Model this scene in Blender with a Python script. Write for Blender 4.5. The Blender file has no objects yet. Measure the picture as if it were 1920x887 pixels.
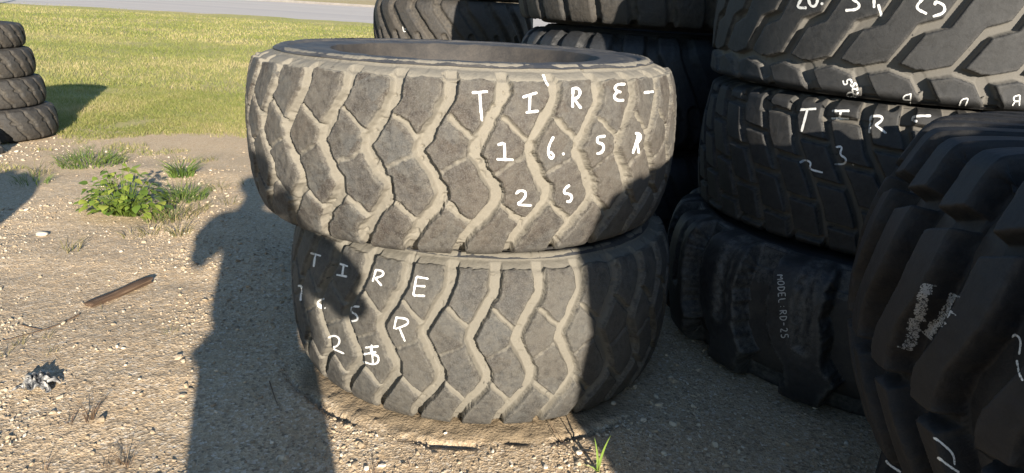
import bpy, math, random
import numpy as np
from mathutils import Matrix, Vector
from mathutils.bvhtree import BVHTree
random.seed(7); RS = np.random.RandomState(11)
D2R = math.pi/180
# ------------------------------------------------------------------ camera, sky, sun
HC = 1.36; FPX = 1330.0; PITCH = .3109; ROLL = .0599
scene = bpy.context.scene
F_ = Vector((0, math.cos(PITCH), -math.sin(PITCH))); R_ = Vector((1, 0, 0)); U_ = R_.cross(F_)
CR = math.cos(ROLL)*R_ + math.sin(ROLL)*U_; CU = -math.sin(ROLL)*R_ + math.cos(ROLL)*U_
CAM = Vector((0, 0, HC))
cd = bpy.data.cameras.new('camera'); cam = bpy.data.objects.new('camera', cd); scene.collection.objects.link(cam)
m = Matrix((CR, CU, -F_)).transposed().to_4x4(); m.translation = CAM; cam.matrix_world = m
cd.sensor_width = 36; cd.lens = 36*FPX/1920; cd.clip_start = .02; cd.clip_end = 2000
scene.camera = cam
SUN_EL, SUN_AZ = 14.9*D2R, 159.7*D2R          # azimuth clockwise from +Y; sun stands behind the camera to its right
TOSUN = Vector((math.sin(SUN_AZ)*math.cos(SUN_EL), math.cos(SUN_AZ)*math.cos(SUN_EL), math.sin(SUN_EL)))
w = bpy.data.worlds.new('World'); scene.world = w; w.use_nodes = True
sk = w.node_tree.nodes.new('ShaderNodeTexSky'); sk.sky_type = 'NISHITA'; sk.sun_disc = False
sk.sun_elevation = SUN_EL; sk.sun_rotation = SUN_AZ; sk.air_density = 1.0; sk.dust_density = .2; sk.ozone_density = 2.5
w.node_tree.links.new(sk.outputs[0], w.node_tree.nodes['Background'].inputs[0])
w.node_tree.nodes['Background'].inputs[1].default_value = .080
sd = bpy.data.lights.new('sun', 'SUN'); sd.energy = 5.0; sd.angle = .55*D2R; sd.color = (1, .90, .76)
so = bpy.data.objects.new('sun', sd); scene.collection.objects.link(so)
so.rotation_euler = TOSUN.to_track_quat('Z', 'Y').to_euler()
scene.view_settings.view_transform = 'Standard'; scene.view_settings.look = 'None'
scene.view_settings.exposure = 1.35; scene.view_settings.gamma = 1
COL = scene.collection

# ------------------------------------------------------------------ helpers
def tag(o, label=None, cat=None, group=None, kind=None):
    if label: o['label'] = label
    if cat: o['category'] = cat
    if group: o['group'] = group
    if kind: o['kind'] = kind
    return o
def empty(name, loc=(0, 0, 0), rot=(0, 0, 0)):
    o = bpy.data.objects.new(name, None); COL.objects.link(o); o.location = loc; o.rotation_euler = rot
    o.empty_display_size = .1
    return o
def npmesh(name, V, F, mat=None, parent=None, smooth=True, attrs=None):
    """V (n,3); F (m,k) all of one size, or a list of such arrays"""
    Fs = F if isinstance(F, list) else [F]
    me = bpy.data.meshes.new(name); V = np.asarray(V, np.float32)
    me.vertices.add(len(V)); me.vertices.foreach_set('co', V.ravel())
    idx = np.concatenate([f.ravel() for f in Fs]).astype(np.int32)
    sizes = np.concatenate([np.full(len(f), f.shape[1]) for f in Fs]).astype(np.int32)
    me.loops.add(len(idx)); me.loops.foreach_set('vertex_index', idx)
    me.polygons.add(len(sizes)); me.polygons.foreach_set('loop_start', np.concatenate([[0], np.cumsum(sizes)[:-1]]).astype(np.int32))
    me.update(calc_edges=True)
    me.polygons.foreach_set('use_smooth', np.full(len(sizes), smooth, bool))
    for k, a in (attrs or {}).items():
        at = me.attributes.new(k, 'FLOAT', 'POINT'); at.data.foreach_set('value', np.asarray(a, np.float32).ravel())
    me.validate()
    o = bpy.data.objects.new(name, me); COL.objects.link(o)
    if mat: me.materials.append(mat)
    if parent: o.parent = parent
    return o
def gridfaces(nu, nv, wrap=False):
    i = np.arange(nu if wrap else nu-1)[:, None]; j = np.arange(nv-1)[None, :]
    a = i*nv+j; b = ((i+1) % nu)*nv+j
    return np.stack([a, b, b+1, a+1], -1).reshape(-1, 4)
def sstep(a, b, x):
    t = np.clip((x-a)/(b-a), 0, 1); return t*t*(3-2*t)
def hash2(ix, iy, s):
    n = (ix*374761393 + iy*668265263 + s*982451653) & 0xffffffff
    n = ((n ^ (n >> 13))*1274126177) & 0xffffffff
    return ((n ^ (n >> 16)) & 0xffffff)/float(0xffffff)
def vnoise(x, y, s=0, px=0):
    """value noise 0..1; px = integer period in x (0 none)"""
    x = np.asarray(x, float); y = np.asarray(y, float)
    ix = np.floor(x).astype(np.int64); iy = np.floor(y).astype(np.int64); fx = x-ix; fy = y-iy
    fx = fx*fx*(3-2*fx); fy = fy*fy*(3-2*fy)
    w_ = (lambda q: q % px) if px else (lambda q: q)
    a = hash2(w_(ix), iy, s); b = hash2(w_(ix+1), iy, s); c = hash2(w_(ix), iy+1, s); d = hash2(w_(ix+1), iy+1, s)
    return (a*(1-fx)+b*fx)*(1-fy)+(c*(1-fx)+d*fx)*fy
def fbm(x, y, s=0, o=4):
    t = 0; a = .5
    for k in range(o): t = t+a*vnoise(x*2**k, y*2**k, s+k*17); a *= .5
    return t
# camera ray through a pixel of the 1920x887 frame; used to read places off the photograph
def pray(x, y):
    d = F_*FPX + CR*(x-960) - CU*(y-443.5); d.normalize(); return d
def pground(x, y, z=0.0):
    d = pray(x, y); t = (z-HC)/d.z; return CAM + d*t

# ------------------------------------------------------------------ materials
class NT:
    def __init__(s, name, rough=.85, spec=.3):
        s.m = bpy.data.materials.new(name); s.m.use_nodes = True; s.t = s.m.node_tree
        s.b = s.t.nodes['Principled BSDF']; s.b.inputs['Roughness'].default_value = rough
        s.b.inputs['Specular IOR Level'].default_value = spec
        s.co = s.t.nodes.new('ShaderNodeTexCoord').outputs['Object']
    def n(s, ty, **kw):
        nd = s.t.nodes.new(ty)
        for k, v in kw.items(): setattr(nd, k, v)
        return nd
    def l(s, a, b): s.t.links.new(a, b)
    def noise(s, scale, detail=4, rough=.55, vec=None, dist=0):
        nd = s.n('ShaderNodeTexNoise'); nd.inputs['Scale'].default_value = scale; nd.inputs['Detail'].default_value = detail
        nd.inputs['Roughness'].default_value = rough; nd.inputs['Distortion'].default_value = dist
        s.l(vec or s.co, nd.inputs['Vector']); return nd.outputs['Fac']
    def vor(s, scale, feature='F1', out='Distance', vec=None):
        nd = s.n('ShaderNodeTexVoronoi', feature=feature); nd.inputs['Scale'].default_value = scale
        s.l(vec or s.co, nd.inputs['Vector']); return nd.outputs[out]
    def mapv(s, sc):
        nd = s.n('ShaderNodeMapping'); nd.inputs['Scale'].default_value = sc; s.l(s.co, nd.inputs['Vector']); return nd.outputs[0]
    def ramp(s, fac, stops):
        nd = s.n('ShaderNodeValToRGB'); e = nd.color_ramp.elements
        while len(e) < len(stops): e.new(.5)
        for q, (p, c) in zip(e, stops):
            q.position = p; q.color = (c[0], c[1], c[2], 1) if isinstance(c, tuple) else (c, c, c, 1)
        s.l(fac, nd.inputs[0]); return nd.outputs[0]
    def mix(s, fac, a, b, bt='MIX'):
        nd = s.n('ShaderNodeMix', data_type='RGBA', blend_type=bt)
        for v, i in ((fac, 0), (a, 6), (b, 7)):
            if isinstance(v, (int, float)): nd.inputs[i].default_value = v
            elif isinstance(v, tuple): nd.inputs[i].default_value = (*v, 1)
            else: s.l(v, nd.inputs[i])
        return nd.outputs[2]
    def math(s, op, a, b=0.0, clamp=False):
        nd = s.n('ShaderNodeMath', operation=op, use_clamp=clamp)
        for v, i in ((a, 0), (b, 1)):
            if isinstance(v, (int, float)): nd.inputs[i].default_value = v
            else: s.l(v, nd.inputs[i])
        return nd.outputs[0]
    def attr(s, name):
        nd = s.n('ShaderNodeAttribute', attribute_name=name); return nd.outputs['Fac']
    def bump(s, h, dist=.002, strength=1.0, prev=None):
        nd = s.n('ShaderNodeBump'); nd.inputs['Distance'].default_value = dist; nd.inputs['Strength'].default_value = strength
        s.l(h, nd.inputs['Height'])
        if prev: s.l(prev, nd.inputs['Normal'])
        s.l(nd.outputs[0], s.b.inputs['Normal']); return nd.outputs[0]
    def color(s, c):
        if isinstance(c, tuple): s.b.inputs['Base Color'].default_value = (*c, 1)
        else: s.l(c, s.b.inputs['Base Color'])
        return s

def rubber(name, base, dust, brown, dusty=.9, scuff=.6, block_dust=.25, rough=.8, seedoff=0.0, bmp=1.0, edgedust=.35):
    """worn rubber: dust lies in the grooves (attribute groove) and on the shoulder (attribute dust)"""
    s = NT(name, rough, .35)
    off = s.n('ShaderNodeMapping'); off.inputs['Location'].default_value = (seedoff, seedoff*.7, 0); s.l(s.co, off.inputs['Vector']); s.co = off.outputs[0]
    n1 = s.noise(7, 5, .6); n2 = s.noise(45, 4, .65); n3 = s.noise(260, 3, .7); n4 = s.noise(2.2, 3, .5)
    g = s.attr('groove'); du = s.attr('dust')
    cell = s.n('ShaderNodeSeparateColor'); s.l(s.vor(9.5, 'F1', 'Color'), cell.inputs[0])
    rub = s.mix(s.ramp(s.math('ADD', s.math('MULTIPLY', n1, .45), s.math('ADD', s.math('MULTIPLY', n4, .35), s.math('MULTIPLY', cell.outputs[0], .2))), [(.36, 0.0), (.60, 1.0)]), base, brown)
    rub = s.mix(s.math('MULTIPLY', s.ramp(s.noise(17, 5, .7, dist=1.2), [(.50, 0.0), (.58, 1.0)]), .6), rub, tuple(c*.50 for c in brown))
    rub = s.mix(s.math('MULTIPLY', s.ramp(n3, [(.45, 0.0), (.75, 1.0)]), scuff), rub, tuple(min(1, c*1.9) for c in base))
    streak = s.noise(1, 3, .6, vec=s.mapv((22, 22, 90)))
    rub = s.mix(s.math('MULTIPLY', s.ramp(streak, [(.5, 0.0), (.75, 1.0)]), .3), rub, tuple(c*.45 for c in base))
    # thin smears of dust on the block faces
    sm = s.math('MULTIPLY', s.ramp(s.math('ADD', s.math('MULTIPLY', n2, .55), s.math('MULTIPLY', n4, .5)), [(.44, 0.0), (.60, 1.0)]), block_dust)
    m_ = s.math('ADD', s.math('MULTIPLY', g, dusty), s.math('MULTIPLY', du, dusty), True)
    m_ = s.math('ADD', m_, s.math('MULTIPLY', s.math('SUBTRACT', n2, .5), 1.1))
    m_ = s.ramp(m_, [(.22, 0.0), (.62, 1.0)])
    m_ = s.math('MULTIPLY', m_, min(1.0, dusty+.05))
    # bare flakes where caked dust has dropped off
    fl = s.ramp(s.math('ADD', s.math('MULTIPLY', s.vor(22), .5), s.math('MULTIPLY', n2, .7)), [(.33, 0.0), (.37, 1.0)])
    m_ = s.math('MULTIPLY', m_, fl)
    ed = s.math('MULTIPLY', s.attr('edge'), s.ramp(s.math('ADD', s.math('MULTIPLY', n2, .6), s.math('MULTIPLY', n3, .4)), [(.40, 0.0), (.62, 1.0)]))
    m_ = s.math('MAXIMUM', s.math('MAXIMUM', m_, sm), s.math('MULTIPLY', ed, edgedust))
    dcol = s.mix(n1, dust, tuple(c*.72 for c in dust))
    dcol = s.mix(s.math('MULTIPLY', s.ramp(n3, [(.4, 0.0), (.7, 1.0)]), .35), dcol, tuple(c*.55 for c in dust))
    s.color(s.mix(m_, rub, dcol))
    s.l(s.math('ADD', s.math('MULTIPLY', m_, .15), rough-.05, True), s.b.inputs['Roughness'])
    b = s.bump(n3, .0012*bmp, .7); b = s.bump(n2, .005*bmp, .7, b); s.bump(m_, .0012, .5, b)
    return s.m
M = {}
M['hero'] = rubber('dusty_rubber', (.056, .055, .052), (.205, .188, .155), (.036, .027, .021), .95, .8, .26, edgedust=.60)
M['hero2'] = rubber('dusty_rubber_grey', (.050, .050, .048), (.185, .171, .142), (.038, .033, .028), .90, .8, .28, edgedust=.65, seedoff=3.1)
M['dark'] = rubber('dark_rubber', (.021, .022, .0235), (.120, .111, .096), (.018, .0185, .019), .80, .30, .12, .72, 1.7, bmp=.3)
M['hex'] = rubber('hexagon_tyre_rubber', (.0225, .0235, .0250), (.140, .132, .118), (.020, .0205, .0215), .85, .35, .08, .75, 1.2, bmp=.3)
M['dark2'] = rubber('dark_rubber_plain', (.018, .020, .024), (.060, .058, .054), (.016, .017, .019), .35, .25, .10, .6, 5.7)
M['fore'] = rubber('new_rubber', (.0085, .0095, .0125), (.080, .070, .056), (.008, .0085, .010), .22, .3, .06, .70, 2.3, bmp=.45, edgedust=.22)
M['lug'] = rubber('scuffed_lug_rubber_lit_edges', (.020, .021, .024), (.17, .160, .142), (.018, .018, .019), .0, .2, .10, .55, 6.3, bmp=.2, edgedust=.6)  # pale edge dust also stands in for ambient light on the lug bars
M['small'] = rubber('small_tyre_rubber', (.028, .028, .028), (.12, .104, .082), (.030, .026, .022), .5, .4, .22, .75, 8.3)
def m_side(name, c, d):
    s = NT(name, .7, .35)
    n = s.noise(9, 6, .65); n2 = s.noise(120, 3, .7)
    s.color(s.mix(s.ramp(s.math('ADD', s.math('MULTIPLY', n, .7), s.math('MULTIPLY', n2, .3)), [(.42, 0.0), (.72, .85)]), c, d))
    b = s.bump(n2, .0015, .6); s.bump(n, .006, .5, b); return s.m
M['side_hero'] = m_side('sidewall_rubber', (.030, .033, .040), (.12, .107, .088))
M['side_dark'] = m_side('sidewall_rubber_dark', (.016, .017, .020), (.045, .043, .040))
M['liner'] = m_side('liner_rubber', (.026, .024, .023), (.070, .060, .050))
def m_chalk(name, c=.82, brk=.36):
    s = NT(name, .9, .2); s.color((c, c, c*.97))
    n = s.noise(330, 3, .7); n2 = s.noise(60, 2, .6)
    s.l(s.ramp(s.math('ADD', s.math('MULTIPLY', n, .75), s.math('MULTIPLY', n2, .25)), [(brk, 0.0), (brk+.07, 1.0)]), s.b.inputs['Alpha'])
    return s.m
M['chalk'] = m_chalk('white_marker', .68, .37)
M['chalk_pen'] = m_chalk('silver_pen', .42, .30)
M['chalk_thin'] = m_chalk('grey_chalk', .34, .43)

# ------------------------------------------------------------------ tyres
def profile(R, W, crown=.012, shoulder=.05, lip=.12):
    """outline of the tread from the upper sidewall lip to the lower one: dense points (r, z, s, normal)"""
    h = W/2
    half = [(R, 0), (R-crown*.25, h*.35), (R-crown, h*.62), (R-crown-shoulder*.35, h*.80), (R-shoulder, h*.90), (R-shoulder-.03, h*.955), (R-lip, h*.985), (R-lip-.02, h*.985)]
    pts = [(r, z) for r, z in reversed(half)] + [(r, -z) for r, z in half[1:]]
    P = np.array(pts); # Chaikin
    for _ in range(3):
        Q = [P[:1]]
        a = P[:-1]*.75+P[1:]*.25; b = P[:-1]*.25+P[1:]*.75
        P = np.concatenate([P[:1], np.stack([a, b], 1).reshape(-1, 2), P[-1:]])
    return P
def resample(P, n, weights=None):
    d = np.r_[0, np.cumsum(np.hypot(*np.diff(P, axis=0).T))]
    t = np.linspace(0, d[-1], n)
    return np.stack([np.interp(t, d, P[:, 0]), np.interp(t, d, P[:, 1])], 1), t
def groove_field(u, zt, N, pm, W, grooves, period):
    """u in pitches, zt = height below the tyre's top (m). grooves: (pts[(u, v)], halfwidth, wall_left, wall_right, depth)"""
    H = np.zeros_like(u); G = np.zeros_like(u); E = np.zeros_like(u)
    for pts, hw, wl, wr, dep in grooves:
        A = np.array(pts, float); best = np.full(u.shape, 9.0); bm_ = np.full(u.shape, 9.0)
        lo, hi = A[:, 0].min(), A[:, 0].max()
        for k in range(-int(math.ceil(hi/period))-1, int(math.ceil(-lo/period))+2):
            uu = (u % period) - k*0 
            for (x0, y0), (x1, y1) in zip(A[:-1], A[1:]):
                ax, ay = (x0 + k*period)*pm, y0*W; bx, by = (x1 + k*period)*pm, y1*W
                px, py = uu*pm, zt
                dx, dy = bx-ax, by-ay; L = dx*dx+dy*dy+1e-12
                t = np.clip(((px-ax)*dx+(py-ay)*dy)/L, 0, 1)
                qx = px-(ax+t*dx); qy = py-(ay+t*dy); d = np.hypot(qx, qy)
                wall = np.where(qx < 0, wl, wr)
                dn = (d-hw)/wall
                best = np.minimum(best, dn); bm_ = np.minimum(bm_, d-hw-wall)
        g = 1-sstep(0, 1, best)
        H = np.maximum(H, g*dep); E = np.maximum(E, np.clip(1-bm_/.020, 0, 1)*min(1.0, dep/.012))
        G = np.maximum(G, (1-sstep(.35, 1.0, best))*min(1.0, .12+dep/.016))
    return H, G, E
def tyre(name, loc, R, W, N, grooves, mats, label, phase=0.0, tilt=(0, 0), period=1, res=.006, zres=.005, bead=.42, crown=.012, shoulder=.05, lip=.12,
         blockv=(.03, .97), band=.012, warp=.004, rough=.0015, dustband=0.0, group=None, cat='tyre', seed=0, root=None, upright=None, edge_lugs=0.0, chips=0.0):
    root = empty(name, loc, (tilt[0], tilt[1], 0)) if upright is None else empty(name, loc, upright)
    tag(root, label, cat, group)
    P = profile(R, W, crown, shoulder, lip)
    L = np.hypot(*np.diff(P, axis=0).T).sum(); nv = int(L/zres)
    Q, t = resample(P, nv)
    T = np.gradient(Q, axis=0); T /= np.linalg.norm(T, axis=1)[:, None]
    nr, nz = -T[:, 1], T[:, 0]
    sgn = 1 if nr[nv//2] > 0 else -1; nr *= sgn; nz *= sgn
    nu = int(2*math.pi*R/res); nu += (-nu) % N
    phi = np.arange(nu)/nu*2*math.pi
    pm = 2*math.pi*R/N
    uu = (phi/(2*math.pi)*N - phase)[:, None]+np.zeros(nv)[None]
    zt = (W/2 - Q[:, 1])[None]+np.zeros(nu)[:, None]
    # irregular edges
    X = phi[:, None]*R+0*zt
    wx = (vnoise(X*28, zt*28, seed)-.5)*2*warp + (vnoise(X*90, zt*90, seed+5)-.5)*warp
    wy = (vnoise(X*28, zt*28, seed+9)-.5)*2*warp + (vnoise(X*90, zt*90, seed+6)-.5)*warp
    H, G, E = groove_field(uu+wx/pm, zt+wy, N, pm, W, grooves, period)
    # shoulder band beyond the blocks
    v = (zt+wy)/W
    b0, b1 = blockv
    rr = Q[:, 0][None]
    out = np.maximum(sstep(b0+.012, b0-.004, v), sstep(b1-.012, b1+.004, v))*1.0
    lipfade = sstep(R-lip-.005, R-lip+.05, rr)
    H = np.maximum(H*lipfade, out*band*sstep(R-lip-.015, R-lip+.02, rr))
    if chips:
        c = vnoise(X*55, zt*55, seed+31); H = H + chips*sstep(.80, .92, c)*(G > .3)
    H = H + (fbm(X*60, zt*60, seed+3, 3)-.45)*rough*2 + (vnoise(X*9, zt*9, seed+4)-.5)*.003
    r = Q[:, 0][None]-nr[None]*H; z = Q[:, 1][None]-nz[None]*H + W/2
    ph = phi[:, None]
    V = np.stack([r*np.sin(ph), -r*np.cos(ph), z+0*ph], -1).reshape(-1, 3)
    d = sstep(b0+.03, b0-.01, v)*dustband + sstep(b1-.02, b1+.02, v)*dustband*.5
    tr = npmesh('tread', V, gridfaces(nu, nv, True)[:, ::-1] if sgn > 0 else gridfaces(nu, nv, True), mats[0], root, True, {'groove': np.clip(G, 0, 1), 'edge': np.maximum(E, out*.8+0*E), 'dust': np.clip(d, 0, 1)})
    # sidewalls, beads, liner (lathed)
    r0 = R-lip-.012; h = W/2*.985
    def lathe(nm, pts, mat, n=160):
        A = np.array(pts); 
        for _ in range(2):
            a = A[:-1]*.75+A[1:]*.25; b = A[:-1]*.25+A[1:]*.75
            A = np.concatenate([A[:1], np.stack([a, b], 1).reshape(-1, 2), A[-1:]])
        A, _ = resample(A, 60 if n > 100 else 24); p_ = np.arange(n)/n*2*math.pi
        rr_ = A[:, 0][None]+ 0*p_[:, None]; zz = A[:, 1][None] + (vnoise(p_[:, None]*14+seed, rr_*14, seed, 0)-.5)*.004
        V = np.stack([rr_*np.sin(p_)[:, None], -rr_*np.cos(p_)[:, None], zz+W/2], -1).reshape(-1, 3)
        return npmesh(nm, V, gridfaces(n, len(A), True), mat, root)
    dr = r0-bead
    hi = res < .008
    for sg in (1, -1):
        bk = bead+.055
        pts = [(r0+.02, h*.96), (r0, h), (r0-.02, h*1.0), (r0-.03, h*.985), (r0-.035, h*.965), (r0-.05, h*.97), ((r0+bk)/2+.02, h*.985), ((r0+bk)/2, h*.975), ((r0+bk)/2-.01, h*.985), (bk+.03, h*.975), (bk+.010, h*.972), (bk+.002, h*.965)]
        lathe('bead', [(a, sg*b) for a, b in [(bk+.002, h*.965), (bk-.004, h*.93), (bead+.034, h*.80), (bead+.014, h*.62), (bead, h*.55), (bead+.01, h*.5)]], mats[2] if len(mats) > 2 else mats[1], 200 if hi else 96)
        lathe('sidewall', [(a, sg*b) for a, b in pts], mats[1], 200 if hi else 96)
    lathe('inner_liner', [(bead+.01, h*.5), (bead+.05, h*.68), (r0-dr*.2, h*.86), (R-.09, h*.75), (R-.075, 0), (R-.09, -h*.75), (r0-dr*.2, -h*.86), (bead+.05, -h*.68), (bead+.01, -h*.5)], M['liner'], 120 if hi else 64)
    root['_t'] = 1; del root['_t']
    return root, tr, V

def bvh_of(root, V, nu_faces):
    Mx = np.array(root.matrix_basis)
    Vw = V@Mx[:3, :3].T+Mx[:3, 3]
    return Vw
def write_on(root, tread, strokes, width=4.5, mat=None, name='chalk_mark', lift=.0012):
    # one mesh for every letter: strokes that touch belong together
    left = list(strokes); groups = []
    def near(a, b):
        A = np.array(a, float); B = np.array(b, float)
        A = resample(A, 24)[0]; B = resample(B, 24)[0]
        return np.min(np.hypot(A[:, None, 0]-B[None, :, 0], A[:, None, 1]-B[None, :, 1])) < width*.35
    while left:
        g = [left.pop(0)]; grew = True
        while grew:
            grew = False
            for q in list(left):
                if any(near(q, p) for p in g): g.append(q); left.remove(q); grew = True
        groups.append(g)
    for g in groups: write_one(root, tread, g, width, mat, name, lift)
def write_one(root, tread, strokes, width, mat, name, lift):
    """strokes drawn by hand on the rubber: polylines given where the photograph shows them, laid on the real surface"""
    me = tread.data
    if 'bvh' not in WR or WR['bvh'][0] is not tread:
        n = len(me.vertices); V = np.empty(n*3, np.float32); me.vertices.foreach_get('co', V); V = V.reshape(-1, 3)
        Mx = np.array(root.matrix_basis); Vw = V@Mx[:3, :3].T+Mx[:3, 3]
        C = np.array(CAM)
        # only the faces near the camera side are needed
        f = np.empty(len(me.loops), np.int32); me.loops.foreach_get('vertex_index', f); f = f.reshape(-1, 4)
        ctr = np.array(root.location)[:2]; dirc = (C[:2]-ctr)/np.linalg.norm(C[:2]-ctr)
        keep = ((Vw[f[:, 0], :2]-ctr)@dirc) > .0
        WR['bvh'] = (tread, BVHTree.FromPolygons(Vw.tolist(), f[keep].tolist()))
    bvh = WR['bvh'][1]; inv = root.matrix_basis.inverted()
    V = []; F = []
    for si, st in enumerate(strokes):
        wd = width
        if isinstance(st, tuple) and len(st) == 2 and isinstance(st[1], list): wd, st = st
        P = np.array(st, float)
        for _ in range(2 if len(P) > 2 else 0):
            a = P[:-1]*.75+P[1:]*.25; b = P[:-1]*.25+P[1:]*.75
            P = np.concatenate([P[:1], np.stack([a, b], 1).reshape(-1, 2), P[-1:]])
        L = np.hypot(*np.diff(P, axis=0).T).sum(); n = max(3, int(L/1.2))
        P, _ = resample(P, n)
        T = np.gradient(P, axis=0); T /= np.linalg.norm(T, axis=1)[:, None]+1e-9
        rows = []
        for k, ((x, y), (tx, ty)) in enumerate(zip(P, T)):
            e = min(k, n-1-k)/max(1, n-1); ww = wd*(.5 if e < .02 else (.8+.4*float(hash2(np.int64(k//4), np.int64(si), 3))))/2
            row = []
            for q in (-1, -.33, .33, 1):
                hit = bvh.ray_cast(CAM, pray(x-ty*ww*q, y+tx*ww*q))
                row.append(None if hit[0] is None else hit[0]+hit[1]*(lift if hit[1].dot(pray(x, y)) < 0 else -lift))
            rows.append(row)
        prev = None
        for row in rows:
            if None in row:
                prev = None; continue
            cur = [len(V)+i for i in range(4)]; V.extend([inv@p for p in row])
            if prev:
                for i in range(3):
                    q = [V[prev[i]], V[prev[i+1]], V[cur[i+1]], V[cur[i]]]
                    if max((q[0]-q[3]).length, (q[1]-q[2]).length, (q[0]-q[1]).length, (q[3]-q[2]).length) < .045:
                        F.append((prev[i], prev[i+1], cur[i+1], cur[i]))
            prev = cur
    # strokes of one letter overlap; a stroke broken by a deep groove becomes a mark of its own
    comp = list(range(len(V)))
    def find(a):
        while comp[a] != a: comp[a] = comp[comp[a]]; a = comp[a]
        return a
    for f_ in F:
        for q in f_[1:]: comp[find(q)] = find(f_[0])
    runs = {}
    for f_ in F: runs.setdefault(find(f_[0]), []).append(f_)
    P3 = np.array([tuple(v) for v in V]) if V else None
    keys = list(runs); cl = {k: k for k in keys}
    for a_ in range(len(keys)):
        for b_ in range(a_+1, len(keys)):
            A3 = P3[sorted({q for f_ in runs[keys[a_]] for q in f_})]; B3 = P3[sorted({q for f_ in runs[keys[b_]] for q in f_})]
            dm = np.min(np.linalg.norm(A3[:, None]-B3[None], axis=2))
            if dm < .0022:
                o_, n_ = cl[keys[b_]], cl[keys[a_]]
                for k in keys:
                    if cl[k] == o_: cl[k] = n_
    for c_ in set(cl.values()):
        fs = [f_ for k in keys if cl[k] == c_ for f_ in runs[k]]
        if len(fs) < 4: continue
        used = sorted({q for f_ in fs for q in f_}); mp = {q: i for i, q in enumerate(used)}
        npmesh(name, P3[used], np.array([[mp[q] for q in f_] for f_ in fs]), mat or M['chalk'], root)
WR = {}
# simple hand-written capitals on a 0..1 x 0..1 box (y down)
GL = {'T': [[(0, 0), (1, 0)], [(.5, 0), (.5, 1)]], 'I': [[(.1, 0), (.9, 0)], [(.5, 0), (.5, 1)], [(.1, 1), (.9, 1)]],
 'M': [[(0, 1), (.1, 0), (.5, .7), (.9, 0), (1, 1)]], 'O': [[(.5, 0), (.05, .3), (.1, .9), (.6, 1), (.95, .6), (.8, .1), (.5, 0)]],
 'D': [[(.1, 0), (.1, 1)], [(.1, 0), (.8, .15), (.95, .55), (.6, .95), (.1, 1)]], 'd': [[(.9, 0), (.9, 1)], [(.9, .5), (.3, .4), (.05, .75), (.3, 1), (.9, .9)]],
 'E': [[(.1, 0), (.1, 1)], [(.1, 0), (.9, 0)], [(.1, .5), (.8, .5)], [(.1, 1), (.9, 1)]], 'L': [[(.1, 0), (.15, 1), (.9, 1)]],
 ':': [[(.4, .3), (.55, .35)], [(.4, .75), (.55, .8)]], 'R': [[(.1, 0), (.1, 1)], [(.1, 0), (.8, .05), (.8, .4), (.1, .5)], [(.3, .5), (.9, 1)]],
 '-': [[(.1, .5), (.8, .5)]], '2': [[(.05, .2), (.4, 0), (.8, .2), (.6, .6), (.05, 1), (.95, 1)]], '5': [[(.9, 0), (.2, 0)], [(.2, 0), (.15, .45), (.7, .45), (.85, .75), (.6, 1), (.1, .95)]],
 '0': [[(.5, 0), (.1, .4), (.3, 1), (.8, .8), (.85, .2), (.5, 0)]], '.': [[(.3, .9), (.45, 1)]], 'P': [[(.1, 0), (.1, 1)], [(.1, 0), (.85, .1), (.8, .5), (.1, .55)]],
 'U': [[(.05, 0), (.1, .8), (.5, 1), (.9, .8), (.95, 0)]]}
def text(s, x, y, w_, h_, ang, gap=1.25):
    """strokes of a word; (x, y) = top left of the first letter, ang = reading direction, clockwise from +x in degrees"""
    c, n = math.cos(ang*D2R), math.sin(ang*D2R); o = []
    for i, ch in enumerate(s):
        for st in GL.get(ch, []):
            o.append([(x+(a+i*gap)*w_*c-b*h_*n, y+(a+i*gap)*w_*n+b*h_*c) for a, b in st])
    return o

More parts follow.
